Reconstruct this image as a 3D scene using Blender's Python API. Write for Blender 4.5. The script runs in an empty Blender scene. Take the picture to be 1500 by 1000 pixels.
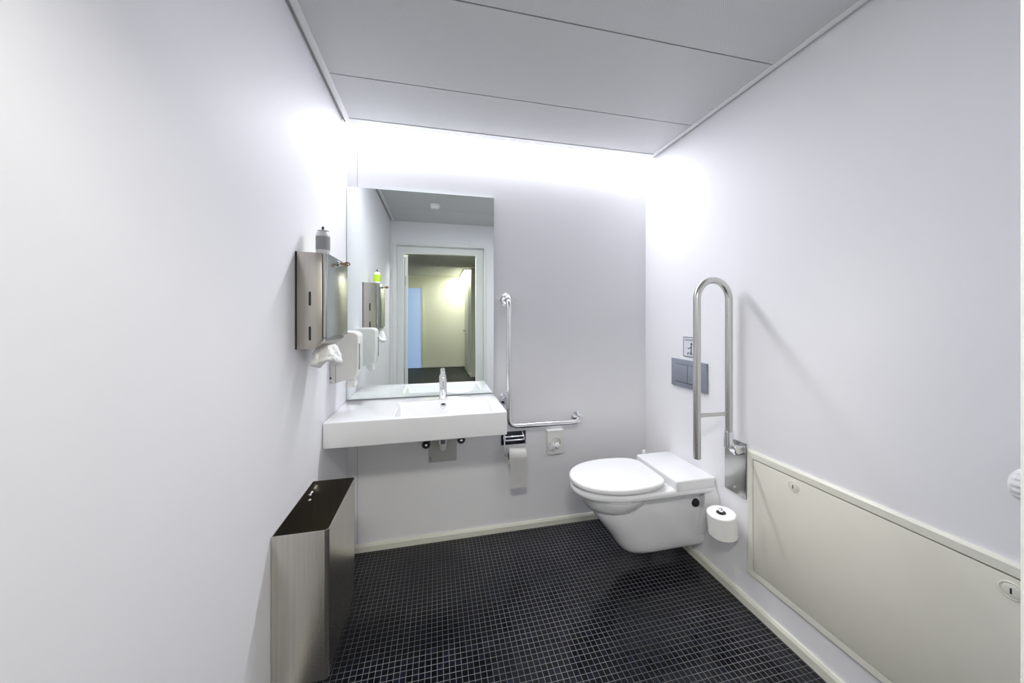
import bpy, bmesh, math
from mathutils import Vector, Matrix

scene = bpy.context.scene
COL = scene.collection
PI = math.pi

# ------------------------------------------------------------------ room data
H = 1.32                                   # eye height
YAW = .2215
XL, XR, YB, YT, ZC = -.483, 1.386, 2.025, 1.929, 2.349
YF = .19                                   # room face of the door wall

# ------------------------------------------------------------------ materials
def nodes_of(m):
    m.use_nodes = True
    nt = m.node_tree
    return nt, nt.nodes, nt.links, nt.nodes['Principled BSDF']

def mat(name, col, rough=.5, metal=0., bump=0., bscale=60., var=0., vscale=4., coat=0., stretch=None, rvar=0., spec=None, dark=None):
    m = bpy.data.materials.new(name)
    nt, N, L, B = nodes_of(m)
    B.inputs['Base Color'].default_value = (*col, 1)
    B.inputs['Roughness'].default_value = rough
    B.inputs['Metallic'].default_value = metal
    if coat:
        B.inputs['Coat Weight'].default_value = coat
        B.inputs['Coat Roughness'].default_value = .04
    if spec is not None:
        B.inputs['Specular IOR Level'].default_value = spec
    tc = N.new('ShaderNodeTexCoord')
    mp = N.new('ShaderNodeMapping')
    L.new(tc.outputs['Object'], mp.inputs['Vector'])
    if stretch: mp.inputs['Scale'].default_value = stretch
    if var:
        n = N.new('ShaderNodeTexNoise'); n.inputs['Scale'].default_value = vscale; n.inputs['Detail'].default_value = 4
        L.new(mp.outputs[0], n.inputs['Vector'])
        r = N.new('ShaderNodeMix'); r.data_type = 'RGBA'
        d = dark or tuple(c*(1-var) for c in col)
        r.inputs['A'].default_value = (*d, 1); r.inputs['B'].default_value = (*col, 1)
        mr = N.new('ShaderNodeMapRange'); mr.inputs['From Min'].default_value = .3; mr.inputs['From Max'].default_value = .6
        L.new(n.outputs['Fac'], mr.inputs['Value']); L.new(mr.outputs[0], r.inputs['Factor'])
        L.new(r.outputs['Result'], B.inputs['Base Color'])
    if bump:
        n = N.new('ShaderNodeTexNoise'); n.inputs['Scale'].default_value = bscale; n.inputs['Detail'].default_value = 3
        L.new(mp.outputs[0], n.inputs['Vector'])
        b = N.new('ShaderNodeBump'); b.inputs['Strength'].default_value = bump; b.inputs['Distance'].default_value = .001
        L.new(n.outputs['Fac'], b.inputs['Height']); L.new(b.outputs[0], B.inputs['Normal'])
        if rvar:
            mr = N.new('ShaderNodeMapRange'); mr.inputs['To Min'].default_value = rough-rvar; mr.inputs['To Max'].default_value = rough+rvar
            L.new(n.outputs['Fac'], mr.inputs['Value']); L.new(mr.outputs[0], B.inputs['Roughness'])
    return m

def emit_mat(name, col, strength):
    m = bpy.data.materials.new(name)
    nt, N, L, B = nodes_of(m)
    B.inputs['Base Color'].default_value = (.9, .9, .9, 1)
    B.inputs['Emission Color'].default_value = (*col, 1)
    B.inputs['Emission Strength'].default_value = strength
    return m

M = {}
M['wall']   = mat('white_wall_paint', (.905, .90, .925), .62, bump=.12, bscale=140, spec=.25)
M['trim']   = mat('white_trim', (.82, .83, .82), .4)
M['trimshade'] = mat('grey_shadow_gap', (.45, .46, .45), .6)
M['gap']    = mat('dark_gap', (.03, .03, .03), .8)
M['base']   = mat('cream_skirting', (.80, .795, .70), .35)
M['cream']  = mat('cream_lacquer', (.85, .83, .72), .38, bump=.08, bscale=120, var=.04, vscale=3)
M['creamframe'] = mat('cream_frame_lacquer', (.85, .84, .74), .36)
M['ceramic'] = mat('white_ceramic', (.88, .885, .90), .1, coat=.4)
M['plastic'] = mat('white_plastic', (.87, .87, .88), .25)
M['ivory']  = mat('ivory_plastic', (.87, .865, .83), .3)
M['greyplastic'] = mat('grey_plastic', (.27, .29, .345), .4)
M['greybox'] = mat('light_grey_box', (.55, .55, .54), .45)
M['chrome'] = mat('chrome', (.86, .86, .88), .06, 1.)
M['steel']  = mat('brushed_steel', (.56, .525, .47), .30, 1., bump=.10, bscale=40, stretch=(14, 14, .35), var=.10, vscale=7)
M['binsteel'] = mat('bin_steel', (.66, .63, .57), .24, 1., bump=.10, bscale=40, stretch=(14, 14, .35), var=.12, vscale=7)
M['steeldark'] = mat('polished_steel', (.52, .525, .51), .24, 1., bump=.06, bscale=40, stretch=(1, 1, 12))
M['tube']   = mat('satin_steel_tube', (.66, .65, .62), .2, 1., bump=.35, bscale=420)
M['satin']  = mat('satin_chrome_tube', (.80, .80, .80), .16, 1.)
M['mirror'] = mat('mirror_silver', (.86, .905, .885), .0, 1.)
M['mirroredge'] = mat('mirror_edge', (.25, .29, .28), .3)
M['black']  = mat('black_plastic', (.012, .012, .015), .35)
M['blackgloss'] = mat('black_backplate', (.015, .015, .03), .15)
M['paper']  = mat('tissue_paper', (.93, .925, .905), .9, bump=.4, bscale=220)
M['whitebag'] = mat('white_bag', (.93, .93, .93), .5)
M['card']   = mat('grey_cardboard', (.22, .2, .18), .9)
M['brass']  = mat('brown_brass', (.28, .19, .10), .35, 1.)
M['label']  = mat('grey_label', (.36, .37, .38), .4)
M['lime']   = mat('lime_label', (.50, .72, .03), .4)
M['signwhite'] = mat('sticker_white', (.80, .81, .86), .4)
M['signink'] = mat('sticker_ink', (.09, .12, .18), .5)
M['doorpaint'] = mat('door_paint', (.80, .81, .78), .4)
M['hallwall'] = mat('hall_wall_paint', (.78, .79, .68), .5)
M['hallceil'] = mat('hall_ceiling', (.55, .55, .50), .7)
M['carpet'] = mat('hall_dark_floor', (.004, .009, .009), .7, bump=.6, bscale=300)
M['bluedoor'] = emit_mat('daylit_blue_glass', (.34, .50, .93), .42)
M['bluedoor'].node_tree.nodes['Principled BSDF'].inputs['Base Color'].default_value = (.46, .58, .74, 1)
M['liner']  = mat('dark_bin_inside', (.035, .028, .022), .35)
M['slot']   = emit_mat('opal_light_diffuser', (.93, .955, 1.), 2.0)
M['halllamp'] = emit_mat('hall_lamp_diffuser', (1., .97, .84), 50.)

M['addedlamp'] = emit_mat('added_hall_lamp_diffuser', (1., .975, .90), 52.)

def floor_material():
    m = bpy.data.materials.new('black_mosaic_tiles')
    nt, N, L, B = nodes_of(m)
    geo = N.new('ShaderNodeNewGeometry')
    pitch = .022375
    def math_(op, a, b=None, c=None):
        n = N.new('ShaderNodeMath'); n.operation = op
        for i, v in enumerate((a, b, c)):
            if v is None: continue
            if isinstance(v, (int, float)): n.inputs[i].default_value = v
            else: L.new(v, n.inputs[i])
        return n.outputs[0]
    sep = N.new('ShaderNodeSeparateXYZ'); L.new(geo.outputs['Position'], sep.inputs[0])
    ux = math_('DIVIDE', math_('SUBTRACT', sep.outputs['X'], .0034-.5*pitch*0), pitch)
    uy = math_('DIVIDE', math_('SUBTRACT', sep.outputs['Y'], .0089), pitch)
    def dist(u):
        f = math_('FRACT', math_('ADD', u, .5))
        return math_('ABSOLUTE', math_('SUBTRACT', f, .5))       # 0 on a joint
    d = math_('MINIMUM', dist(ux), dist(uy))
    mr = N.new('ShaderNodeMapRange'); mr.inputs['From Min'].default_value = .032; mr.inputs['From Max'].default_value = .062
    L.new(d, mr.inputs['Value'])                                   # 0 grout 1 tile
    comb = N.new('ShaderNodeCombineXYZ')
    L.new(math_('FLOOR', ux), comb.inputs[0]); L.new(math_('FLOOR', uy), comb.inputs[1])
    wn = N.new('ShaderNodeTexWhiteNoise'); wn.noise_dimensions = '3D'; L.new(comb.outputs[0], wn.inputs['Vector'])
    tile = N.new('ShaderNodeMix'); tile.data_type = 'RGBA'
    tile.inputs['A'].default_value = (.0016, .002, .0034, 1); tile.inputs['B'].default_value = (.008, .010, .018, 1)
    p = math_('POWER', wn.outputs['Value'], 3.)
    L.new(p, tile.inputs['Factor'])
    noise = N.new('ShaderNodeTexNoise'); noise.inputs['Scale'].default_value = 3.; noise.inputs['Detail'].default_value = 3
    L.new(geo.outputs['Position'], noise.inputs['Vector'])
    grout = N.new('ShaderNodeMix'); grout.data_type = 'RGBA'
    grout.inputs['A'].default_value = (.055, .058, .062, 1); grout.inputs['B'].default_value = (.17, .17, .178, 1)
    mr2 = N.new('ShaderNodeMapRange'); mr2.inputs['From Min'].default_value = .3; mr2.inputs['From Max'].default_value = .65
    L.new(noise.outputs['Fac'], mr2.inputs['Value']); L.new(mr2.outputs[0], grout.inputs['Factor'])
    mix = N.new('ShaderNodeMix'); mix.data_type = 'RGBA'
    L.new(mr.outputs[0], mix.inputs['Factor']); L.new(grout.outputs['Result'], mix.inputs['A']); L.new(tile.outputs['Result'], mix.inputs['B'])
    L.new(mix.outputs['Result'], B.inputs['Base Color'])
    ro = N.new('ShaderNodeMapRange'); ro.inputs['To Min'].default_value = .75; ro.inputs['To Max'].default_value = .13
    L.new(mr.outputs[0], ro.inputs['Value']); L.new(ro.outputs[0], B.inputs['Roughness'])
    B.inputs['Specular IOR Level'].default_value = .42
    bp = N.new('ShaderNodeBump'); bp.inputs['Strength'].default_value = .35; bp.inputs['Distance'].default_value = .001
    L.new(mr.outputs[0], bp.inputs['Height'])
    # each tile sits at a slightly different tilt
    sub = N.new('ShaderNodeVectorMath'); sub.operation = 'SUBTRACT'; sub.inputs[1].default_value = (.5, .5, .5)
    L.new(wn.outputs['Color'], sub.inputs[0])
    sc = N.new('ShaderNodeVectorMath'); sc.operation = 'SCALE'; sc.inputs['Scale'].default_value = .022
    L.new(sub.outputs[0], sc.inputs[0])
    add = N.new('ShaderNodeVectorMath'); add.operation = 'ADD'
    L.new(bp.outputs[0], add.inputs[0]); L.new(sc.outputs[0], add.inputs[1])
    nrm = N.new('ShaderNodeVectorMath'); nrm.operation = 'NORMALIZE'; L.new(add.outputs[0], nrm.inputs[0])
    L.new(nrm.outputs[0], B.inputs['Normal'])
    return m
M['floor'] = floor_material()

def ceiling_material():
    m = bpy.data.materials.new('perforated_metal_ceiling')
    nt, N, L, B = nodes_of(m)
    geo = N.new('ShaderNodeNewGeometry')
    mp = N.new('ShaderNodeMapping'); mp.inputs['Scale'].default_value = (1/.0052,)*3; mp.inputs['Rotation'].default_value = (0, 0, PI/4)
    L.new(geo.outputs['Position'], mp.inputs['Vector'])
    fr = N.new('ShaderNodeVectorMath'); fr.operation = 'FRACTION'; L.new(mp.outputs[0], fr.inputs[0])
    sb = N.new('ShaderNodeVectorMath'); sb.operation = 'SUBTRACT'; sb.inputs[1].default_value = (.5, .5, 0); L.new(fr.outputs[0], sb.inputs[0])
    ml = N.new('ShaderNodeVectorMath'); ml.operation = 'MULTIPLY'; ml.inputs[1].default_value = (1, 1, 0); L.new(sb.outputs[0], ml.inputs[0])
    ln = N.new('ShaderNodeVectorMath'); ln.operation = 'LENGTH'; L.new(ml.outputs[0], ln.inputs[0])
    mr = N.new('ShaderNodeMapRange'); mr.inputs['From Min'].default_value = .2; mr.inputs['From Max'].default_value = .32
    L.new(ln.outputs['Value'], mr.inputs['Value'])
    mix = N.new('ShaderNodeMix'); mix.data_type = 'RGBA'
    mix.inputs['A'].default_value = (.42, .425, .42, 1); mix.inputs['B'].default_value = (.68, .685, .69, 1)
    L.new(mr.outputs[0], mix.inputs['Factor']); L.new(mix.outputs['Result'], B.inputs['Base Color'])
    B.inputs['Roughness'].default_value = .5
    return m
M['ceiling'] = ceiling_material()

# ------------------------------------------------------------------ mesh tools
ORG = {}
def obj(name, bm, m, parent=None, smooth=False, bevel=0., bseg=2, kind=None, label=None):
    if bevel:
        bmesh.ops.recalc_face_normals(bm, faces=bm.faces); bm.normal_update()
        eds = [e for e in bm.edges if len(e.link_faces) == 2 and e.calc_face_angle(0) > .6]
        bmesh.ops.bevel(bm, geom=eds, offset=bevel, segments=bseg, affect='EDGES', profile=.5, clamp_overlap=True)
    bmesh.ops.recalc_face_normals(bm, faces=bm.faces)
    o = None
    top = parent
    org = ORG.get(parent.name, Vector((0, 0, 0))) if parent else None
    if parent is None:
        vs = [v.co for v in bm.verts]
        lo = Vector((min(v.x for v in vs), min(v.y for v in vs), min(v.z for v in vs)))
        hi = Vector((max(v.x for v in vs), max(v.y for v in vs), max(v.z for v in vs)))
        org = Vector(((lo.x+hi.x)/2, (lo.y+hi.y)/2, lo.z))
    for v in bm.verts: v.co -= org
    me = bpy.data.meshes.new(name); bm.to_mesh(me); bm.free()
    me.materials.append(M[m] if isinstance(m, str) else m)
    if smooth or bevel:
        for p in me.polygons: p.use_smooth = True
        me.set_sharp_from_angle(angle=math.radians(40))
    o = bpy.data.objects.new(name, me); COL.objects.link(o)
    if parent:
        o.parent = parent
    else:
        o.location = org
    ORG[o.name] = org
    if kind: o['kind'] = kind
    if label: o['label'] = label
    return o

def tag(o, label, cat, group=None):
    o['label'] = label; o['category'] = cat
    if group: o['group'] = group
    return o

def thing(name, label, cat, loc, group=None):
    o = bpy.data.objects.new(name, None); COL.objects.link(o)
    o.location = loc; o.empty_display_size = .05
    ORG[o.name] = Vector(loc)
    return tag(o, label, cat, group)

def struct(name, bm, m, **k):
    return obj(name, bm, m, kind='structure', **k)

def box(bm, x0, x1, y0, y1, z0, z1):
    v = [bm.verts.new((x, y, z)) for x in (x0, x1) for y in (y0, y1) for z in (z0, z1)]
    for f in ((0,1,3,2),(4,6,7,5),(0,4,5,1),(2,3,7,6),(0,2,6,4),(1,5,7,3)):
        bm.faces.new([v[i] for i in f])
    return bm

def B_(*a): return box(bmesh.new(), *a)

def ring_loft(bm, rings, cap=True):
    R = [[bm.verts.new(p) for p in r] for r in rings]
    n = len(R[0])
    for a, b in zip(R, R[1:]):
        for i in range(n):
            bm.faces.new((a[i], a[(i+1) % n], b[(i+1) % n], b[i]))
    if cap:
        bm.faces.new(R[0][::-1]); bm.faces.new(R[-1])
    return bm

def frame_of(d):
    d = d.normalized()
    a = Vector((0, 0, 1)) if abs(d.z) < .9 else Vector((1, 0, 0))
    u = d.cross(a).normalized(); v = d.cross(u).normalized()
    return u, v

def cyl(bm, p, q, r0, r1=None, n=32, cap=True):
    p, q = Vector(p), Vector(q); r1 = r0 if r1 is None else r1
    u, v = frame_of(q-p)
    rings = [[c + (u*math.cos(2*PI*i/n) + v*math.sin(2*PI*i/n))*r for i in range(n)] for c, r in ((p, r0), (q, r1))]
    return ring_loft(bm, rings, cap)

def lathe(bm, p, axis, prof, n=40, cap=True):
    """prof: list of (radius, distance along axis)"""
    p = Vector(p); a = Vector(axis).normalized(); u, v = frame_of(a)
    rings = [[p + a*t + (u*math.cos(2*PI*i/n) + v*math.sin(2*PI*i/n))*max(r, 1e-5) for i in range(n)] for r, t in prof]
    return ring_loft(bm, rings, cap)

def fillet(pts, r, n=8):
    pts = [Vector(p) for p in pts]; out = [pts[0]]
    for a, b, c in zip(pts, pts[1:], pts[2:]):
        d0, d1 = (a-b).normalized(), (c-b).normalized()
        ang = d0.angle(d1); t = r/math.tan(ang/2)
        t = min(t, (a-b).length*(.85 if a is pts[0] else .49), (c-b).length*(.85 if c is pts[-1] else .49))
        p0, p1 = b+d0*t, b+d1*t
        for i in range(n+1):
            s = i/n
            out.append(p0*(1-s)**2 + b*2*s*(1-s) + p1*s*s)
    out.append(pts[-1]); return out

def tube(bm, path, r, n=20, cap=True):
    path = [Vector(p) for p in path]
    t0 = (path[1]-path[0]).normalized(); u, v = frame_of(t0)
    rings = []
    for i, p in enumerate(path):
        t = (path[min(i+1, len(path)-1)] - path[max(i-1, 0)]).normalized()
        u = (u - t*u.dot(t)).normalized(); v = t.cross(u)
        rr = r if not callable(r) else r(i/(len(path)-1))
        rings.append([p + (u*math.cos(2*PI*k/n)+v*math.sin(2*PI*k/n))*rr for k in range(n)])
    return ring_loft(bm, rings, cap)

def prism(bm, poly, axis, a, b):
    """extrude a 2-D polygon along axis 'x','y' or 'z' from a to b"""
    def P(p, t):
        return {'x': (t, p[0], p[1]), 'y': (p[0], t, p[1]), 'z': (p[0], p[1], t)}[axis]
    return ring_loft(bm, [[P(p, a) for p in poly], [P(p, b) for p in poly]])

def rrect(x0, x1, y0, y1, r, n=6, corners=(1, 1, 1, 1)):
    out = []
    for (cx, cy, a0, on) in ((x1-r, y1-r, 0, corners[0]), (x0+r, y1-r, PI/2, corners[1]), (x0+r, y0+r, PI, corners[2]), (x1-r, y0+r, 3*PI/2, corners[3])):
        if on:
            out += [(cx+r*math.cos(a0+PI/2*i/n), cy+r*math.sin(a0+PI/2*i/n)) for i in range(n+1)]
        else:
            out += [(cx+r*(1 if math.cos(a0+PI/4) > 0 else -1), cy+r*(1 if math.sin(a0+PI/4) > 0 else -1))]
    return out

# ================================================================== THE ROOM
T = .12
struct('floor', B_(XL-T, XR+T, .07, YB+T, -.1, 0), 'floor')
struct('wall_left', B_(XL-T, XL, YF, YB+T, 0, 2.75), 'wall')
struct('wall_right', B_(XR, XR+T, YF, YB+T, 0, 2.75), 'wall')
struct('wall_back', B_(XL, XR, YB, YB+T, 0, 2.75), 'wall')
# door wall with its opening
DX0, DX1, DZ = -.419, .533, 2.092
bm = bmesh.new()
box(bm, -1.9, DX0, .07, YF, 0, 2.75); box(bm, DX1, 2.4, .07, YF, 0, 2.75); box(bm, DX0, DX1, .07, YF, DZ, 2.75)
struct('wall_front', bm, 'wall')
# ceiling panels with open joints
bm = bmesh.new()
js = [YF, .208, .658, 1.108, 1.558, 1.889]
for a, b in zip(js[1:], js[2:]):
    box(bm, XL+.040, XR-.040, a+.0028, b-.0028, ZC, ZC+.02)
box(bm, XL+.040, XR-.040, YF+.001, .208-.0028, ZC, ZC+.02)
struct('ceiling', bm, 'ceiling')
bm = B_(XL+.002, XR-.002, YF+.001, YT-.001, ZC+.030, ZC+.05)
struct('ceiling_void', bm, 'gap')
# edge trim: flange + recessed shadow gap, all round
def edge_trim(idx, fl, gp):
    struct('trim_%d' % idx, B_(*fl, ZC-.003, ZC+.018), 'trim', bevel=.001)
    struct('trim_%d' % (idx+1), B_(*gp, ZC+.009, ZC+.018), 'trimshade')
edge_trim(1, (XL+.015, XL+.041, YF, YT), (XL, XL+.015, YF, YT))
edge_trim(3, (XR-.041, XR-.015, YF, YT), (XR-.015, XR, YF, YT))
bm = bmesh.new(); box(bm, XL+.041, XR-.041, 1.889, YT, ZC-.003, ZC+.006); box(bm, XL+.004, XR-.004, YT-.003, YT, ZC-.003, ZC+.055)
struct('trim_5', bm, 'trim')
# skirtings
def skirt_poly(d, h): return [(0, 0), (d, 0), (d, h-.012), (d-.006, h), (0, h)]
bm = prism(bmesh.new(), [(YB-a, z) for a, z in skirt_poly(.014, .042)], 'x', XL, XR); struct('baseboard_back', bm, 'base')
bm = prism(bmesh.new(), [(XR-a, z) for a, z in skirt_poly(.014, .045)], 'y', YF, YB-.014); struct('baseboard_right', bm, 'base')
bm = prism(bmesh.new(), [(XL+a, z) for a, z in skirt_poly(.014, .045)], 'y', YF, YB-.014); struct('baseboard_left', bm, 'base')
# wall panel joint near the left corner
bm = bmesh.new(); box(bm, -.4315, -.4295, YB-.001, YB+.001, .042, ZC); struct('trim_6', bm, 'trimshade')

# ---- light slot along the back wall
ld = bpy.data.lights.new('led_strip', 'AREA'); ld.shape = 'RECTANGLE'; ld.size = 1.7; ld.size_y = .02
ld.energy = 12.8; ld.spread = math.radians(125); ld.color = (.925, .94, 1.)
t = thing('slot_light', 'long glowing white light slot between ceiling and back wall', 'light', ((XL+XR)/2, 1.977, ZC))
obj('diffuser', B_(XL+.003, XR-.003, YT+.001, YB-.001, ZC+.010, ZC+.016), 'slot', t)
obj('housing', B_(XL+.003, XR-.003, YT+.001, YB-.001, ZC+.018, ZC+.06), 'trim', t)

lo = bpy.data.objects.new('led_strip', ld); COL.objects.link(lo); lo.parent = t
lo.location = (0, 2.011-1.977, .002); lo.rotation_euler = (math.radians(-31), 0, 0)
# ================================================================== DOOR + HALL (seen in the mirror, except the added lamp)
FX0, FX1, FZ = -.352, .446, 2.018
def portal(bm, x0, x1, z1, X0, X1, Z1, y0, y1):
    box(bm, X0, x0, y0, y1, 0, Z1); box(bm, x1, X1, y0, y1, 0, Z1); box(bm, x0, x1, y0, y1, z1, Z1)
    return bm
door = bpy.data.objects.new('door_1', None); COL.objects.link(door); door.location = (0, .1, 0); ORG['door_1'] = Vector((0, .1, 0)); door['kind'] = 'structure'
obj('architrave', portal(bmesh.new(), DX0, DX1, DZ, DX0-.045, DX1+.033, DZ+.022, YF, YF+.012), 'doorpaint', door)
obj('door_frame', portal(bmesh.new(), FX0, FX1, FZ, DX0, DX1, DZ, .07, .13), 'doorpaint', door)
bm = B_(FX0+.002, FX0+.040, -.74, .062, .008, 2.008)
bmesh.ops.rotate(bm, cent=(FX0+.002, .062, 0), matrix=Matrix.Rotation(math.radians(-5), 3, 'Z'), verts=bm.verts)
leaf = obj('door_leaf', bm, 'doorpaint', door, bevel=.002)
bm = bmesh.new()
for z in (.3, 1.72): cyl(bm, (FX0+.012, .068, z-.05), (FX0+.012, .068, z+.05), .007)
obj('hinge', bm, 'chrome', door)
bm = cyl(bmesh.new(), (FX0+.030, -.02, 1.42), (FX0+.0345, -.02, 1.42), .009); obj('keyhole', bm, 'black', leaf)
bm = B_(-1.9, 2.4, -5.0, .07, -.1, 0); struct('floor_hallway', bm, 'carpet')
HY = -4.88
struct('wall_hallway_far', B_(-1.9, .735, HY-.1, HY, 0, 2.6), 'hallwall')
struct('wall_hallway_left', B_(-2.0, -1.9, HY, .07, 0, 2.6), 'hallwall')
struct('wall_hallway_right', B_(.735, 2.4, HY-.1, -3.28, 0, 2.6), 'hallwall')
struct('wall_hallway_side', B_(2.4, 2.5, -3.28, .07, 0, 2.6), 'hallwall')
bm = bmesh.new(); box(bm, -1.9, 2.4, -2.4, .07, 2.24, 2.6); box(bm, -1.9, 2.4, HY, -2.4, ZC, 2.6)
struct('ceiling_hallway', bm, 'hallceil')
bm = bmesh.new(); box(bm, -.383, .735, HY, HY+.012, 0, .06); box(bm, .722, .735, HY, -3.28, 0, .06); box(bm, .722, 2.4, -3.28, -3.268, 0, .06)
struct('baseboard_hallway', bm, 'base')
d2 = bpy.data.objects.new('door_2', None); COL.objects.link(d2); d2.location = (-.8, HY, 0); ORG['door_2'] = Vector((-.8, HY, 0)); d2['kind'] = 'structure'
obj('door_leaf', B_(-1.2, -.383, HY, HY+.03, 0, 2.03), 'bluedoor', d2)
obj('door_frame', portal(bmesh.new(), -1.2, -.383, 2.03, -1.26, -.323, 2.09, HY, HY+.04), 'hallwall', d2)
d3 = bpy.data.objects.new('door_3', None); COL.objects.link(d3); d3.location = (.73, -3.9, 0); ORG['door_3'] = Vector((.73, -3.9, 0)); d3['kind'] = 'structure'
obj('door_leaf', B_(.70, .7349, -4.5, -3.6, .01, 2.05), 'doorpaint', d3)
bm = bmesh.new(); cyl(bm, (.70, -4.38, .96), (.655, -4.38, .96), .01); tube(bm, fillet([(.655, -4.38, .96), (.652, -4.37, .96), (.652, -4.25, .96)], .01), .009)
cyl(bm, (.70, -4.38, .86), (.694, -4.38, .86), .014)
obj('door_handle', bm, 'black', d3)
t = thing('hall_light', 'glowing yellowish ceiling light in the hallway, reflected in the mirror', 'light', (.66, -4.0, ZC-.05))
obj('diffuser', B_(.60, .72, -4.8, -3.35, ZC-.035, ZC-.030), 'halllamp', t)
obj('housing', B_(.595, .725, -4.805, -3.345, ZC-.030, ZC), 'trim', t)

t = thing('hall_light', 'flat yellowish ceiling light, unseen, added in the hallway just outside the door', 'light', (-.09, -.25, 2.20))  # added lamp, never in view: brightens the lower room through the doorway
obj('diffuser', B_(-.31, .17, -.40, -.12, 2.203, 2.208), 'addedlamp', t)
obj('housing', B_(-.315, .175, -.405, -.115, 2.208, 2.24), 'trim', t)

# smoke detector on the ceiling (reflected)
t = thing('smoke_detector', 'round white smoke detector on the ceiling, reflected in the mirror', 'smoke detector', (-.013, .81, ZC))
obj('base', lathe(bmesh.new(), (-.013, .81, ZC), (0, 0, -1), [(.052, 0), (.052, .012), (.048, .014)]), 'plastic', t, smooth=True)
obj('dome', lathe(bmesh.new(), (-.013, .81, ZC-.014), (0, 0, -1), [(.040, 0), (.040, .012), (.034, .022), (.018, .027), (0, .028)]), 'plastic', t, smooth=True)

# ================================================================== MIRROR
MY = 2.005
t = thing('mirror', 'large frameless rectangular mirror above the washbasin', 'mirror', (-.07, MY, .858))
obj('glass', B_(-.4815, .3392, MY, MY+.001, .8578, 2.033), 'mirror', t)
obj('backing', B_(-.4820, .3398, MY+.0012, YB, .8574, 2.0335), 'mirroredge', t)

# ================================================================== WASHBASIN
ZB, ZBB, BX1, BY0 = .855, .740, .337, 1.602
def basin():
    bm = bmesh.new()
    wx0, wx1, wy0, wy1 = -.198, .275, 1.632, 1.892
    bx0, bx1, by0, by1, bz = -.100, .190, 1.68, 1.845, .765
    O = [(XL+.001, BY0), (BX1, BY0), (BX1, YB-.001), (XL+.001, YB-.001)]
    W = [(wx0, wy0), (wx1, wy0), (wx1, wy1), (wx0, wy1)]
    D = [(bx0, by0), (bx1, by0), (bx1, by1), (bx0, by1)]
    vo = [bm.verts.new((*p, ZB)) for p in O]; vb = [bm.verts.new((*p, ZBB)) for p in O]
    vw = [bm.verts.new((*p, ZB)) for p in W]; vd = [bm.verts.new((*p, bz)) for p in D]
    for i in range(4):
        j = (i+1) % 4
        bm.faces.new((vo[i], vo[j], vw[j], vw[i])); bm.faces.new((vw[i], vw[j], vd[j], vd[i])); bm.faces.new((vb[i], vb[j], vo[j], vo[i]))
    bm.faces.new(vd); bm.faces.new(vb)
    return bm
t = thing('washbasin', 'wide white ceramic washbasin slab with shelf on its left', 'washbasin', (-.07, 1.81, ZBB))
obj('basin', basin(), 'ceramic', t, bevel=.006, bseg=3)
# overflow on the sloping back wall of the bowl
on = Vector((0, -.09, .047)).normalized()
oc = Vector((.037, 1.8801, .8321))
obj('overflow_ring', lathe(bmesh.new(), oc-on*.002, on, [(.0155, 0), (.0155, .004), (.013, .0055), (.0095, .0055), (.0095, .003)]), 'chrome', t, smooth=True)
ov = obj('overflow_hole', lathe(bmesh.new(), oc, on, [(.0098, 0), (.0098, .0032)]), 'black', t)
b = bmesh.new(); box(b, .028, .046, oc.y-.006, oc.y-.002, oc.z-.0015, oc.z+.0015); obj('overflow_bar', b, 'chrome', t)
obj('drain', lathe(bmesh.new(), (.037, 1.80, .7655), (0, 0, 1), [(.032, 0), (.032, .003), (.02, .005), (0, .005)]), 'chrome', t, smooth=True)

# faucet
fx, fy = .0372, 1.945
t = thing('faucet', 'chrome push-top pillar faucet standing on the washbasin', 'faucet', (fx, fy, ZB))
obj('body', lathe(bmesh.new(), (fx, fy, ZB), (0, 0, 1), [(.0235, 0), (.0235, .005), (.0210, .007), (.0205, .100), (.0195, .106), (.0140, .118), (.0125, .124)]), 'chrome', t, smooth=True)
obj('push_button', lathe(bmesh.new(), (fx, fy, ZB+.1245), (0, 0, 1), [(.0128, 0), (.0128, .02), (.0105, .0265), (0, .027)]), 'chrome', t, smooth=True)
bm = tube(bmesh.new(), fillet([(fx, fy-.012, ZB+.062), (fx, fy-.06, ZB+.060), (fx, fy-.088, ZB+.036)], .03), .0085)
obj('spout', bm, 'chrome', t, smooth=True)

# valves, drain pipe and box below the basin
def valve(x, z, label):
    t = thing('angle_valve', label, 'valve', (x, YB, z), 'shut-off valves under the washbasin')
    obj('rosette', lathe(bmesh.new(), (x, YB, z), (0, -1, 0), [(.030, 0), (.030, .003), (.022, .012), (.013, .014)]), 'chrome', t, smooth=True)
    bm = cyl(bmesh.new(), (x, YB-.012, z), (x, YB-.075, z), .012); cyl(bm, (x, YB-.055, z-.008), (x, YB-.055, ZBB+.01), .005)
    obj('body', bm, 'chrome', t, smooth=True)
    obj('handle', lathe(bmesh.new(), (x, YB-.07, z), (0, -1, 0), [(.013, 0), (.022, .004), (.024, .016), (.018, .026), (0, .028)], 10), 'black', t, smooth=True)
    obj('handle_cap', lathe(bmesh.new(), (x, YB-.098, z), (0, -1, 0), [(.008, 0), (.008, .004), (0, .006)]), 'chrome', t, smooth=True)
valve(-.056, .600, 'chrome shut-off valve under the washbasin, left of the drain pipe')
valve(.139, .612, 'chrome shut-off valve under the washbasin, right of the drain pipe')
t = thing('drain_pipe', 'pale drain pipe with chrome nut under the washbasin', 'pipe', (.036, 1.93, .54))
bm = tube(bmesh.new(), fillet([(.036, 1.925, .742), (.036, 1.925, .575), (.036, YB-.011, .560)], .045), .019)
obj('pipe', bm, 'ivory', t, smooth=True)
obj('nut', lathe(bmesh.new(), (.036, 1.925, .607), (0, 0, 1), [(.021, 0), (.0255, .003), (.0255, .026), (.021, .03)], 12), 'chrome', t)
t = thing('pipe_cover', 'flat grey square cover box on the wall behind the drain pipe', 'cover', (.037, YB, .464))
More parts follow.
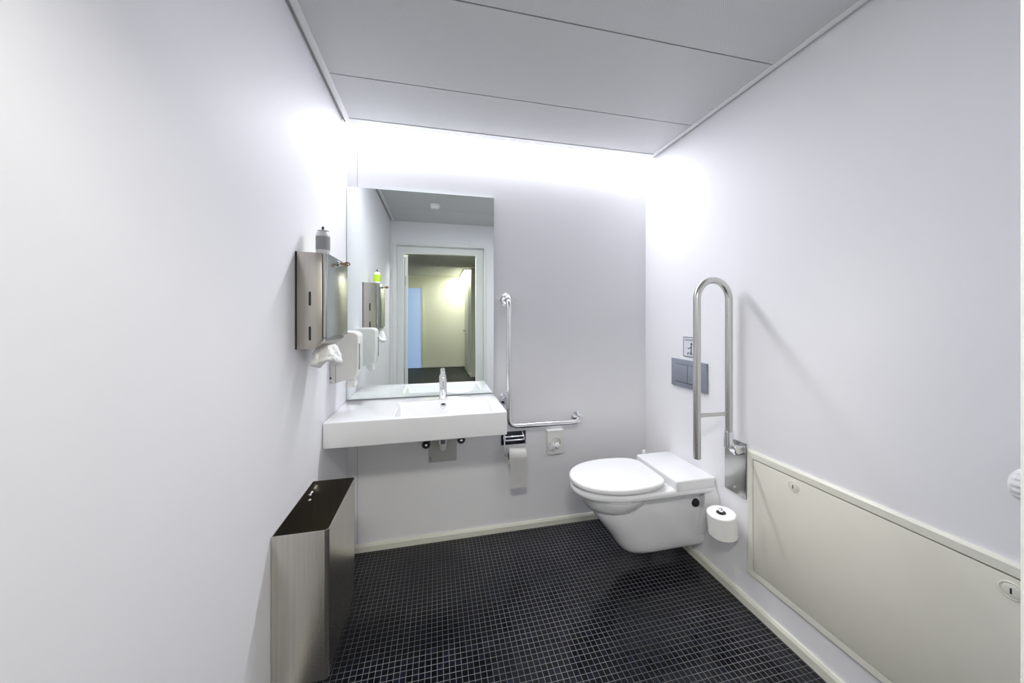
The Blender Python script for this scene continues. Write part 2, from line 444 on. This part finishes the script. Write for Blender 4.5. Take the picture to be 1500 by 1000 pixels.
obj('plate', B_(-.044, .118, YB-.010, YB, .464, .625), 'greybox', t, bevel=.003)
obj('slot', B_(-.034, -.031, YB-.0115, YB-.010, .478, .500), 'gap', t)

# ================================================================== L GRAB BAR
t = thing('grab_bar', 'L-shaped polished steel grab bar on the back wall beside the mirror', 'grab bar', (.422, YB, .66))
ty = YB-.070
bm = tube(bmesh.new(), fillet([(.422, YB-.004, 1.418), (.422, ty, 1.418), (.422, ty, .661), (.886, ty, .661), (.886, YB-.004, .668)], .055, 12), .0155, 24)
obj('bar', bm, 'satin', t, smooth=True)
bm = tube(bmesh.new(), fillet([(.414, YB-.004, .8125), (.414, ty+.02, .8125), (.422, ty, .82)], .02), .0115)
obj('bracket', bm, 'chrome', t, smooth=True)
for x, z in ((.422, 1.418), (.414, .8125), (.886, .668)):
    obj('flange', lathe(bmesh.new(), (x, YB, z), (0, -1, 0), [(.040, 0), (.040, .004), (.036, .008), (.033, .007), (.030, .012), (.020, .016), (.017, .020)]), 'chrome', t, smooth=True)

# ================================================================== TOILET PAPER ON THE BACK WALL
t = thing('toilet_paper_holder', 'chrome and black toilet paper holder on the back wall below the grab bar', 'holder', (.465, YB, .528))
obj('backplate', B_(.387, .543, YB-.004, YB, .528, .608), 'blackgloss', t, bevel=.001)
bm = bmesh.new()
cyl(bm, (.400, YB-.035, .588), (.520, YB-.035, .588), .0045); cyl(bm, (.408, YB-.050, .572), (.520, YB-.050, .572), .0045)
tube(bm, fillet([(.520, YB-.002, .600), (.520, YB-.035, .588), (.520, YB-.052, .570)], .01), .0055)
tube(bm, fillet([(.403, YB-.002, .600), (.403, YB-.035, .588), (.403, YB-.052, .570)], .01), .0055)
cyl(bm, (.532, YB-.002, .545), (.532, YB-.03, .545), .006)
obj('cover_bars', bm, 'chrome', t, smooth=True)
rc = Vector((.468, 1.952, .488))
bm = tube(bmesh.new(), fillet([(.400, YB-.003, .588), (.396, rc.y+.01, .575), (.396, rc.y, rc.z), (.52, rc.y, rc.z)], .018), .004)
obj('wire_arm', bm, 'chrome', t, smooth=True)

def paper_roll(name, label, c, axis, r, w, rc_, group):
    c = Vector(c); a = Vector(axis)
    t = thing(name, label, 'toilet paper', c, group)
    n = 48
    prof = [(rc_, 0), (r-.003, 0), (r, .003), (r, w-.003), (r-.003, w), (rc_, w)]
    u, v = frame_of(a)
    bm = bmesh.new()
    p0 = c - a*(w/2)
    R = [[bm.verts.new(p0 + a*tt + (u*math.cos(2*PI*i/n)+v*math.sin(2*PI*i/n))*rr) for i in range(n)] for rr, tt in prof]
    for A, Bq in zip(R, R[1:]+R[:1]):
        for i in range(n): bm.faces.new((A[i], A[(i+1) % n], Bq[(i+1) % n], Bq[i]))
    obj('roll', bm, 'paper', t, smooth=True)
    prof = [(rc_-.0004, 0), (rc_-.0004, w), (rc_-.0018, w), (rc_-.0018, 0)]
    bm = bmesh.new()
    R = [[bm.verts.new(p0 + a*tt + (u*math.cos(2*PI*i/n)+v*math.sin(2*PI*i/n))*rr) for i in range(n)] for rr, tt in prof]
    for A, Bq in zip(R, R[1:]+R[:1]):
        for i in range(n): bm.faces.new((A[i], A[(i+1) % n], Bq[(i+1) % n], Bq[i]))
    obj('core', bm, 'card', t, smooth=True)
    return t
pr = paper_roll('toilet_roll', 'toilet roll with a hanging sheet under the black backplate', rc, (1, 0, 0), .050, .100, .021, 'toilet rolls')
bm = bmesh.new(); nz = 24; L = []
for i in range(nz+1):
    s = i/nz
    if s < .3:
        a = PI/2*(1-s/.3); y = rc.y-.0522*math.cos(a); z = rc.z+.0522*math.sin(a)
    else:
        k = (s-.3)/.7; z = rc.z-.168*k; y = rc.y-.0522-.004*math.sin(k*2.6)
    L.append((y, z))
for th in (0,):
    rows = [[bm.verts.new((rc.x-.0495+.099*j/8, y-.0006*math.sin(j*1.1+i*.5), z)) for j in range(9)] for i, (y, z) in enumerate(L)]
    for a, b in zip(rows, rows[1:]):
        for j in range(8): bm.faces.new((a[j], a[j+1], b[j+1], b[j]))
bmesh.ops.solidify(bm, geom=bm.faces[:], thickness=.0006)
obj('hanging_sheet', bm, 'paper', pr, smooth=True)

# sanitary bag dispenser
BX = (.677, .784); BZ = (.457, .603); by = YB-.03
t = thing('bag_dispenser', 'white plastic sanitary bag dispenser with round opening on the back wall', 'dispenser', (.73, YB, BZ[0]))
def plate_with_hole(x0, x1, z0, z1, cx, cz, r, y0, y1, n=32):
    bm = bmesh.new()
    def outer(i):
        a = 2*PI*i/n; dx, dz = math.cos(a), math.sin(a)
        k = min(((x1-cx) if dx > 0 else (cx-x0))/max(abs(dx), 1e-6), ((z1-cz) if dz > 0 else (cz-z0))/max(abs(dz), 1e-6))
        return cx+dx*k, cz+dz*k
    # push the nearest samples to the true corners
    O = [outer(i) for i in range(n)]
    for X in (x0, x1):
        for Z in (z0, z1):
            i = min(range(n), key=lambda q: (O[q][0]-X)**2+(O[q][1]-Z)**2); O[i] = (X, Z)
    Iq = [(cx+r*math.cos(2*PI*i/n), cz+r*math.sin(2*PI*i/n)) for i in range(n)]
    of = [bm.verts.new((p[0], y0, p[1])) for p in O]; ob = [bm.verts.new((p[0], y1, p[1])) for p in O]
    fi = [bm.verts.new((p[0], y0, p[1])) for p in Iq]; bi = [bm.verts.new((p[0], y1, p[1])) for p in Iq]
    for i in range(n):
        j = (i+1) % n
        bm.faces.new((of[i], of[j], fi[j], fi[i])); bm.faces.new((of[i], of[j], ob[j], ob[i]))
        bm.faces.new((fi[i], fi[j], bi[j], bi[i])); bm.faces.new((ob[i], ob[j], bi[j], bi[i]))
    return bm
obj('front', plate_with_hole(*BX, *BZ, .7315, .527, .031, by, YB-.012), 'ivory', t)
obj('back_plate', B_(*BX, YB-.012, YB, *BZ), 'ivory', t)
ring = bmesh.new()
lathe(ring, (.7315, by+.001, .527), (0, -1, 0), [(.0355, 0), (.0355, .002), (.0325, .003), (.0312, .0005)], cap=False); obj('rim', ring, 'ivory', t, smooth=True)
from mathutils import noise
bm = bmesh.new(); rings = []
p0, p1, p2 = Vector((.750, YB-.016, .508)), Vector((.722, YB-.055, .512)), Vector((.680, YB-.066, .524))
for i in range(19):
    q = i/18
    c = p0*(1-q)**2 + p1*2*q*(1-q) + p2*q*q
    d = ((p1-p0)*(1-q) + (p2-p1)*q).normalized(); u = d.cross(Vector((0, 0, 1))).normalized(); v = u.cross(d)
    r = .013+.005*math.sin(q*9)+.006*(q > .5)*math.sin((q-.5)*2*PI)
    if i in (0, 18): r *= .5
    rings.append([c + (u*math.cos(2*PI*k/28)*.8 + v*math.sin(2*PI*k/28)*1.15)*r*(.75+.6*noise.turbulence(Vector((math.cos(2*PI*k/28)*1.6, math.sin(2*PI*k/28)*1.6, q*4)), 3, True)) for k in range(28)])
ring_loft(bm, rings)
tag(obj('sanitary_bag', bm, 'whitebag', smooth=True), 'white crumpled bag poking out of the round dispenser opening', 'bag')

# ================================================================== TOILET
TC = 1.610
def dshape(x_tip, x_back, hw, a, z, n=28, yc=TC, e=2.2):
    """plan outline: straight sides to x_tip+a, then a half super-ellipse to the tip"""
    pts = [(x_back, yc+hw, z)]
    m = 6
    for i in range(1, m): pts.append((x_back+(x_tip+a-x_back)*i/m, yc+hw, z))
    for i in range(n+1):
        t = PI/2 - PI*i/n
        cx = math.copysign(abs(math.cos(t))**(2/e), math.cos(t)); sy = math.copysign(abs(math.sin(t))**(2/e), math.sin(t))
        pts.append((x_tip+a-a*cx, yc+hw*sy, z))
    for i in range(1, m): pts.append((x_tip+a+(x_back-x_tip-a)*i/m, yc-hw, z))
    pts.append((x_back, yc-hw, z))
    return pts
t = thing('toilet', 'white wall-hung toilet with closed lid on the right wall', 'toilet', (1.386, TC, .095))
bm = bmesh.new()
XW = XR-.001
# rim and rear deck
ring_loft(bm, [dshape(.706, XW, .150, .26, .418), dshape(.690, XW, .163, .27, .422), dshape(.680, XW, .169, .27, .430), dshape(.677, XW, .170, .27, .440), dshape(.680, XW, .169, .27, .450), dshape(.690, XW, .163, .27, .456), dshape(.72, XW, .15, .26, .457)])
# bulging bowl below the rim
def oval(x0, x1, hw, z, n=40):
    c = (x0+x1)/2; r = (x1-x0)/2
    return [(c-r*math.cos(2*PI*i/n), TC+hw*math.sin(2*PI*i/n), z) for i in range(n)]
ring_loft(bm, [oval(.800, .95, .07, .326), oval(.770, 1.00, .104, .334), oval(.755, 1.03, .122, .345), oval(.738, 1.07, .140, .368), oval(.724, 1.09, .151, .392), oval(.714, 1.10, .157, .412), oval(.712, 1.10, .157, .416), oval(.706, 1.11, .162, .420), oval(.704, 1.11, .163, .432)])
# skirt
sk = [(.970, .060, .096), (.958, .074, .099), (.945, .084, .108), (.928, .091, .128), (.905, .097, .160), (.880, .1005, .198), (.845, .106, .240), (.812, .111, .280), (.786, .115, .315), (.772, .117, .350), (.765, .118, .395), (.765, .118, .430)]
ring_loft(bm, [dshape(x, XW, hw, .15, z, e=2.6) for x, hw, z in sk])
# flange against the wall
def flange(z, h0, h1): return [(1.338, TC-h0, z), (1.350, TC-h0-.01, z), (XW, TC-h1, z), (XW, TC+h1, z), (1.350, TC+h0+.01, z), (1.338, TC+h0, z)]
ring_loft(bm, [flange(.098, .055, .066), flange(.16, .085, .095), flange(.26, .125, .150), (flange(.33, .145, .180)), flange(.385, .153, .198), flange(.425, .150, .185), flange(.45, .148, .17)])
obj('bowl', bm, 'ceramic', t, smooth=True)
# seat and lid
def lid_ring(x_tip, x_back, hw, z, hb):
    pts = []
    n = 112
    c = (x_tip+.27)
    for i in range(n):
        a = 2*PI*i/n
        ca, sa = math.cos(a), math.sin(a)
        if ca < 0: x = c+.27*(abs(ca)**.92)*-1*(c-x_tip)/.27
        else:
            e = 7.
            x = c+(x_back-c)*abs(ca)**(2/e)
        if ca < 0: y = hw*math.copysign(abs(sa)**.96, sa)
        else:
            k = abs(sa)**(2/7.)
            f = (x-c)/(x_back-c)
            y = math.copysign(k, sa)*(hw*(1-f**2.2)+hb*f**2.2)
        pts.append((x, TC+y, z))
    return pts
obj('seat', ring_loft(bmesh.new(), [lid_ring(.690, 1.13, .164, .4585, .13), lid_ring(.686, 1.132, .168, .462, .132), lid_ring(.688, 1.13, .166, .4675, .131)]), 'plastic', t, smooth=True)
obj('lid', ring_loft(bmesh.new(), [lid_ring(.680, 1.134, .174, .4690, .134), lid_ring(.675, 1.137, .178, .4725, .136), lid_ring(.674, 1.138, .179, .486, .137), lid_ring(.677, 1.136, .177, .4915, .135), lid_ring(.683, 1.132, .172, .4945, .131), lid_ring(.70, 1.122, .16, .4955, .120)]), 'plastic', t, smooth=True)
obj('rear_shelf', B_(1.156, XW, TC-.171, TC+.171, .447, .502), 'ceramic', t, bevel=.008, bseg=3)
obj('bolt_cap', lathe(bmesh.new(), (1.312, TC-.116, .352), (0, -1, 0), [(.022, 0), (.022, .004), (.016, .012), (0, .014)]), 'black', t, smooth=True)

# toilet brush standing in the corner behind the toilet
t = thing('toilet_brush', 'white toilet brush, only its knob visible in the corner behind the toilet', 'toilet brush', (1.262, 1.86, 0))
obj('holder', lathe(bmesh.new(), (1.262, 1.86, 0), (0, 0, 1), [(.042, 0), (.045, .004), (.045, .26), (.04, .268), (.012, .27)]), 'plastic', t, smooth=True)
obj('handle', lathe(bmesh.new(), (1.262, 1.86, .27), (0, 0, 1), [(.008, 0), (.007, .17), (.011, .18), (.015, .19), (.015, .205), (.009, .215), (0, .217)]), 'plastic', t, smooth=True)

# flush plate
t = thing('flush_plate', 'grey dual-button flush plate on the right wall above the toilet', 'flush plate', (XR, 1.62, .912))
obj('plate', B_(XR-.012, XR, 1.4875, 1.7545, .9125, 1.071), 'greyplastic', t, bevel=.002)
for y0, y1 in ((1.620, 1.716), (1.526, 1.617)):
    obj('frame_gap', B_(XR-.0125, XR-.0115, y0-.002, y1+.002, .9395, 1.0435), 'gap', t)
    obj('button', B_(XR-.0150, XR-.0120, y0, y1, .9425, 1.0415), 'greyplastic', t, bevel=.001)
# instruction sticker
t = thing('instruction_sticker', 'small white pictogram sticker with dark border above the flush plate', 'sticker', (XR, 1.611, 1.088))
sx = XR-.0012
obj('sheet', prism(bmesh.new(), rrect(1.553, 1.6685, 1.088, 1.2035, .008), 'x', sx, XR), 'signwhite', t)
bm = bmesh.new()
A = [bm.verts.new((sx-.0004, *p)) for p in rrect(1.5545, 1.667, 1.0895, 1.202, .008)]
Bq = [bm.verts.new((sx-.0004, *p)) for p in rrect(1.558, 1.6635, 1.093, 1.1985, .006)]
for i in range(len(A)):
    j = (i+1) % len(A); bm.faces.new((A[i], A[j], Bq[j], Bq[i]))
bmesh.ops.solidify(bm, geom=bm.faces[:], thickness=.0004)
obj('border', bm, 'signink', t)
bm = bmesh.new()
for y0, y1, z in ((1.572, 1.656, 1.187), (1.585, 1.656, 1.181)):
    box(bm, sx-.0006, sx-.0002, y0, y1, z, z+.0025)
obj('text_line', bm, 'signink', t)
bm = bmesh.new()
px = sx-.0004
def stroke(p, q, w=.0032):
    cyl(bm, (px, *p), (px, *q), w, n=8)
cyl(bm, (px-.0003, 1.604, 1.163), (px+.0003, 1.604, 1.163), .0075)
stroke((1.604, 1.155), (1.606, 1.125), .004); stroke((1.606, 1.125), (1.600, 1.100)); stroke((1.606, 1.125), (1.613, 1.101))
stroke((1.605, 1.150), (1.622, 1.136), .0025); stroke((1.622, 1.136), (1.632, 1.140), .0025)
stroke((1.636, 1.112), (1.618, 1.112), .0025); stroke((1.634, 1.112), (1.630, 1.100), .0025)
for v in bm.verts: v.co.x = sx-.0006 + (v.co.x-px)*.08
obj('pictogram', bm, 'signink', t)

# ================================================================== HINGED RAIL
ry = 1.320; rxo, rxi = 1.169, 1.345; rtop = 1.486; rr = .016; ar = (rxi-rxo)/2
t = thing('hinged_rail', 'folded-up stainless hinged support rail on the right wall beside the toilet', 'support rail', (XR, ry, .48))
path = [(rxo, ry, .668)] + [(rxo, ry, .7+.1*i) for i in range(7)]
cxr = (rxo+rxi)/2
path += [(cxr-ar*math.cos(PI*i/24), ry, rtop-ar+ar*math.sin(PI*i/24)) for i in range(25)]
path += [(rxi, ry, 1.3-.1*i) for i in range(6)] + [(rxi, ry, .735)]
obj('rail_tube', tube(bmesh.new(), path, rr, 28), 'tube', t, smooth=True)
obj('crossbar', B_(rxo+.01, rxi-.01, ry-.006, ry+.006, .853, .869), 'tube', t, bevel=.002)
obj('end_cap', lathe(bmesh.new(), (rxo, ry, .6685), (0, 0, -1), [(.0158, 0), (.0158, .002), (.012, .0045), (0, .005)]), 'black', t, smooth=True)
obj('socket', lathe(bmesh.new(), (rxi, ry, .700), (0, 0, 1), [(.019, 0), (.0215, .003), (.0205, .05), (.019, .078), (.016, .080)]), 'chrome', t, smooth=True)
bm = B_(rxi-.012, XR-.006, ry-.048, ry-.012, .688, .722); box(bm, rxi-.004, rxi+.012, ry-.03, ry, .69, .715)
cyl(bm, (rxi-.006, ry-.034, .694), (XR-.006, ry-.034, .694), .016)
obj('hinge', bm, 'chrome', t, bevel=.006, bseg=3)
wp = obj('wall_plate', B_(XR-.006, XR, 1.262, 1.379, .4825, .735), 'steeldark', t, bevel=.0015)
obj('screw', lathe(bmesh.new(), (XR-.006, ry-.0, .510), (-1, 0, 0), [(.007, 0), (.006, .003), (0, .004)]), 'chrome', wp, smooth=True)

# roll on a wall peg under the rail
rc2 = Vector((1.312, 1.325, .345))
t = thing('roll_peg', 'chrome peg holder on the right wall carrying the spare toilet roll', 'holder', (XR, 1.325, .288))
ra = Vector((-.11, 0, 1)).normalized()
lowp, topp = rc2-ra*.060, rc2+ra*.063
bm = tube(bmesh.new(), fillet([(XR, rc2.y, lowp.z), tuple(lowp), tuple(topp)], .012), .0065)
obj('peg', bm, 'chrome', t, smooth=True)
obj('tip', lathe(bmesh.new(), topp-ra*.006, ra, [(.0065, 0), (.0095, .002), (.0095, .010), (.006, .014), (0, .015)]), 'chrome', t, smooth=True)
obj('foot', lathe(bmesh.new(), lowp-ra*.013, ra, [(.009, 0), (.011, .003), (.011, .012), (.009, .015)]), 'black', t, smooth=True)
obj('rosette', lathe(bmesh.new(), (XR, rc2.y, lowp.z), (-1, 0, 0), [(.02, 0), (.02, .004), (.012, .008)]), 'chrome', t, smooth=True)
paper_roll('toilet_roll', 'full toilet roll standing upright on the wall peg below the hinged rail', rc2, ra, .060, .104, .021, 'toilet rolls')

# ================================================================== CREAM ACCESS PANEL
py0, py1, pz0, pz1, fw = .325, 1.256, .155, .717, .034
t = thing('access_panel', 'large cream framed access panel low on the right wall', 'panel', (XR, (py0+py1)/2, pz0))
bm = bmesh.new()
O = [(py0, pz0), (py1, pz0), (py1, pz1), (py0, pz1)]
def ins(k): return [(py0+k, pz0+k), (py1-k, pz0+k), (py1-k, pz1-k), (py0+k, pz1-k)]
lv = [(XR, ins(0)), (XR-.006, ins(0)), (XR-.012, ins(.008)), (XR-.012, ins(fw-.002)), (XR, ins(fw-.002))]
V = [[bm.verts.new((x, *p)) for p in q] for x, q in lv]
for a, b in zip(V, V[1:]):
    for i in range(4):
        j = (i+1) % 4; bm.faces.new((a[i], a[j], b[j], b[i]))
obj('frame', bm, 'creamframe', t)
obj('frame_gap', B_(XR-.003, XR, py0+fw-.002, py1-fw+.002, pz0+fw-.002, pz1-fw+.002), 'gap', t)
hatch = obj('hatch_door', B_(XR-.012, XR-.003, py0+fw+.0012, py1-fw-.0012, pz0+fw+.0012, pz1-fw-.0025), 'cream', t, bevel=.001)
for y in (1.048, .533):
    lk = obj('lock', lathe(bmesh.new(), (XR-.0121, y, .648), (-1, 0, 0), [(.022, 0), (.022, .001), (.0195, .0025), (.0165, .0005), (.0155, .0005), (.0150, .003), (.012, .004), (0, .004)]), 'creamframe', t, smooth=True)
    obj('key_slot', B_(XR-.0168, XR-.0155, y-.0015, y+.0015, .641, .655), 'gap', lk)

# thermostat knob near the door
t = thing('ribbed_knob', 'white ribbed round knob on the right wall above the cream panel, at the picture edge', 'knob', (XR, .47, .935))
n = 60; bm = bmesh.new(); rings = []
for rad, y, rib in ((.012, .505, 0), (.026, .503, 0), (.034, .497, 0), (.037, .490, 1), (.037, .455, 1), (.034, .450, 0)):
    rings.append([(1.306 + rad*(1-(.07 if rib and (i//2) % 2 else 0))*math.cos(2*PI*i/n), y, .935 + rad*(1-(.07 if rib and (i//2) % 2 else 0))*math.sin(2*PI*i/n)) for i in range(n)])
obj('grip', ring_loft(bm, rings), 'plastic', t)
bm = cyl(bmesh.new(), (1.306, .451, .935), (1.306, .40, .935), .018); cyl(bm, (1.306, .415, .935), (XR, .415, .935), .014)
obj('stem', bm, 'chrome', t, smooth=True)

# ================================================================== TOWEL DISPENSER (left wall)
ya, yb_, xf = 1.315, 1.596, -.379
t = thing('towel_dispenser', 'stainless steel paper towel dispenser on the left wall beside the mirror', 'dispenser', (XL, 1.455, 1.2035))
prof = [(XL, 1.2035), (-.4400, 1.2020), (-.4260, 1.2050), (-.4105, 1.2127), (-.4010, 1.222), (-.3962, 1.2299), (-.3962, 1.545), (XL, 1.547)]
obj('body', prism(bmesh.new(), prof, 'y', ya, yb_), 'steel', t, bevel=.0015)
obj('back_edge', prism(bmesh.new(), [(XL, 1.2030), (XL+.0055, 1.2025), (XL+.0055, 1.5472), (XL, 1.5474)], 'y', ya-.0008, yb_+.0008), 'gap', t)
fr = obj('front_door', B_(-.3955, xf, ya-.001, yb_+.001, 1.2405, 1.546), 'steeldark', t, bevel=.005, bseg=3)
for ys in (ya-.0006, yb_-.0006):
    for z0, z1 in ((1.3565, 1.4065), (1.2335, 1.2835)):
        obj('slot', prism(bmesh.new(), rrect(-.4398, -.4324, z0, z1, .0035), 'y', ys, ys+.0012), 'black', t)
obj('lock', lathe(bmesh.new(), (xf, 1.4495, 1.5265), (1, 0, 0), [(.011, 0), (.011, .006), (.008, .008), (0, .008)]), 'chrome', t, smooth=True)
obj('lower_lip', B_(-.3960, -.3860, ya+.006, yb_-.04, 1.228, 1.2385), 'steeldark', t)
t = thing('key', 'small brown brass key sticking out of the towel dispenser lock', 'key', (-.36, 1.4495, 1.5265))
obj('blade', B_(-.371, -.358, 1.4485, 1.4505, 1.5235, 1.5295), 'brass', t)
bm = bmesh.new(); n = 24
A = [(-.3475+.0125*math.cos(2*PI*i/n), 1.5265+.0085*math.sin(2*PI*i/n)) for i in range(n)]
Cq = [(-.3425+.0028*math.cos(2*PI*i/n), 1.5265+.0028*math.sin(2*PI*i/n)) for i in range(n)]
V = [[bm.verts.new((p[0], y, p[1])) for p in q] for q, y in ((A, 1.4483), (A, 1.4507), (Cq, 1.4507), (Cq, 1.4483))]
for a, b in zip(V, V[1:]+V[:1]):
    for i in range(n): bm.faces.new((a[i], a[(i+1) % n], b[(i+1) % n], b[i]))
obj('bow', bm, 'brass', t)

# crumpled towel hanging below
from mathutils import noise
def crumple(cx, cy, z1, z0, w, d, seed, top=.55, nu=56, nv=26):
    bm = bmesh.new(); rings = []
    for k in range(nv+1):
        q = k/nv; z = z1+(z0-z1)*q
        f = top+(1-top)*min(1, q/.75)**.8
        if q > .82: f *= 1-.55*((q-.82)/.18)**2
        r = []
        for i in range(nu):
            a = 2*PI*i/nu
            n = noise.turbulence(Vector((math.cos(a)*2.2+seed, math.sin(a)*2.2, q*1.6)), 3, True)
            wob = .80+.26*n+.10*math.cos(4*a+seed+q*1.3)
            r.append((cx+w*.5*f*wob*math.cos(a), cy+d*.5*f*wob*math.sin(a), z+.012*q*math.sin(2*a+seed)*(q > .5)))
        rings.append(r)
    return ring_loft(bm, rings)
tag(obj('paper_towel', crumple(-.406, 1.400, 1.210, 1.137, .106, .13, 3.9), 'paper', smooth=True), 'crumpled white paper towel hanging out of the steel dispenser', 'paper towel')

# spray can on top of the dispenser
cx, cy, cz = -.421, 1.405, 1.5475
t = thing('spray_can', 'small air freshener can standing on top of the steel towel dispenser', 'spray can', (cx, cy, cz))
obj('body', lathe(bmesh.new(), (cx, cy, cz), (0, 0, 1), [(.0235, 0), (.0245, .002), (.0245, .074), (.0235, .081), (.0195, .091), (.0165, .093)]), 'plastic', t, smooth=True)
def half_label(a0, a1):
    bm = bmesh.new(); n = 20
    V = [[bm.verts.new((cx+.0248*math.cos(a0+(a1-a0)*i/n), cy+.0248*math.sin(a0+(a1-a0)*i/n), z)) for i in range(n+1)] for z in (cz+.022, cz+.073)]
    for i in range(n): bm.faces.new((V[0][i], V[0][i+1], V[1][i+1], V[1][i]))
    return bm
obj('label', half_label(-PI*.98, PI*.02), 'label', t, smooth=True, label='grey label')
obj('label', half_label(PI*.02, PI*1.02), 'lime', t, smooth=True, label='lime green label')
obj('cap_rim', lathe(bmesh.new(), (cx, cy, cz+.093), (0, 0, 1), [(.0175, 0), (.0205, .001), (.0205, .004), (.017, .005), (0, .005)]), 'chrome', t, smooth=True)
obj('nozzle', lathe(bmesh.new(), (cx, cy, cz+.098), (0, 0, 1), [(.0042, 0), (.0042, .012), (.003, .014), (0, .014)]), 'black', t, smooth=True)

# ================================================================== WHITE PLASTIC DISPENSER (left wall, by the mirror)
y2, y3 = 1.708, 1.822
t = thing('white_dispenser', 'white plastic dispenser with dark level window on left wall, touching the mirror', 'dispenser', (XL, 1.765, 1.004))
prof = [(-.4600, 1.004), (-.372, 1.0315), (-.364, 1.040), (-.3605, 1.10), (-.3610, 1.222), (-.366, 1.236), (-.378, 1.2445), (-.40, 1.247), (-.4600, 1.247)]
obj('cover', prism(bmesh.new(), prof, 'y', y2, y3), 'ivory', t, bevel=.007, bseg=3)
obj('back_plate', B_(XL, -.4600, y2+.002, y3-.002, 1.003, 1.244), 'ivory', t, bevel=.002)
obj('level_window', B_(-.3612, -.3590, 1.722, 1.742, 1.066, 1.188), 'greyplastic', t)
obj('lock', lathe(bmesh.new(), (-.4800, y2+.0025, 1.030), (0, -1, 0), [(.004, 0), (.004, .002), (0, .002)]), 'black', t)
tag(obj('paper_tip', crumple(-.400, 1.765, 1.026, .984, .056, .05, 2.1, top=.8), 'paper', smooth=True), 'white paper tip hanging from the white plastic dispenser', 'paper')

# ================================================================== WASTE BIN (left wall)
bx0, bx1, b0, b1, bz0, bz1 = XL+.002, -.325, 1.136, 1.485, .200, .660
t = thing('waste_bin', 'open-topped stainless steel waste bin fixed low on the left wall', 'bin', ((bx0+bx1)/2, 1.31, bz0))
def tray(th, r):
    o = rrect(bx0, bx1, b0, b1, r, 6, (1, 0, 0, 1)); i_ = rrect(bx0+th, bx1-th, b0+th, b1-th, r-th if r > th else r, 6, (1, 0, 0, 1))
    bm = bmesh.new()
    A = [bm.verts.new((*p, bz0)) for p in o]; Bq = [bm.verts.new((*p, bz1)) for p in o]
    Cq = [bm.verts.new((*p, bz1)) for p in i_]; D = [bm.verts.new((*p, bz0+.003)) for p in i_]
    n = len(o)
    for P_, Q in ((A, Bq), (Bq, Cq), (Cq, D)):
        for k in range(n): bm.faces.new((P_[k], P_[(k+1) % n], Q[(k+1) % n], Q[k]))
    bm.faces.new(A[::-1]); bm.faces.new(D)
    return bm
obj('body', tray(.002, .012), 'binsteel', t, smooth=True)
for y, z in ((1.445, .604), (1.468, .622), (1.450, .622)):
    obj('screw', lathe(bmesh.new(), (bx0+.002, y, z), (1, 0, 0), [(.007, 0), (.007, .002), (.004, .005), (0, .005)]), 'chrome', t, smooth=True)

# ================================================================== WORLD, CAMERA, VIEW
w = bpy.data.worlds.new('world'); scene.world = w; w.use_nodes = True
w.node_tree.nodes['Background'].inputs[0].default_value = (.8, .85, 1, 1)
w.node_tree.nodes['Background'].inputs[1].default_value = .0
cam = bpy.data.cameras.new('camera'); co = bpy.data.objects.new('camera', cam); COL.objects.link(co)
co.location = (0, 0, H); co.rotation_euler = (PI/2, 0, -YAW)
cam.sensor_fit = 'HORIZONTAL'; cam.sensor_width = 36; cam.lens = 36*492.05/1500
cam.shift_y = -(500-462.7)/1500; cam.clip_start = .01
scene.camera = co
vs = scene.view_settings
vs.view_transform = 'Standard'; vs.look = 'None'; vs.gamma = 1; vs.use_curve_mapping = False
vs.exposure = .28
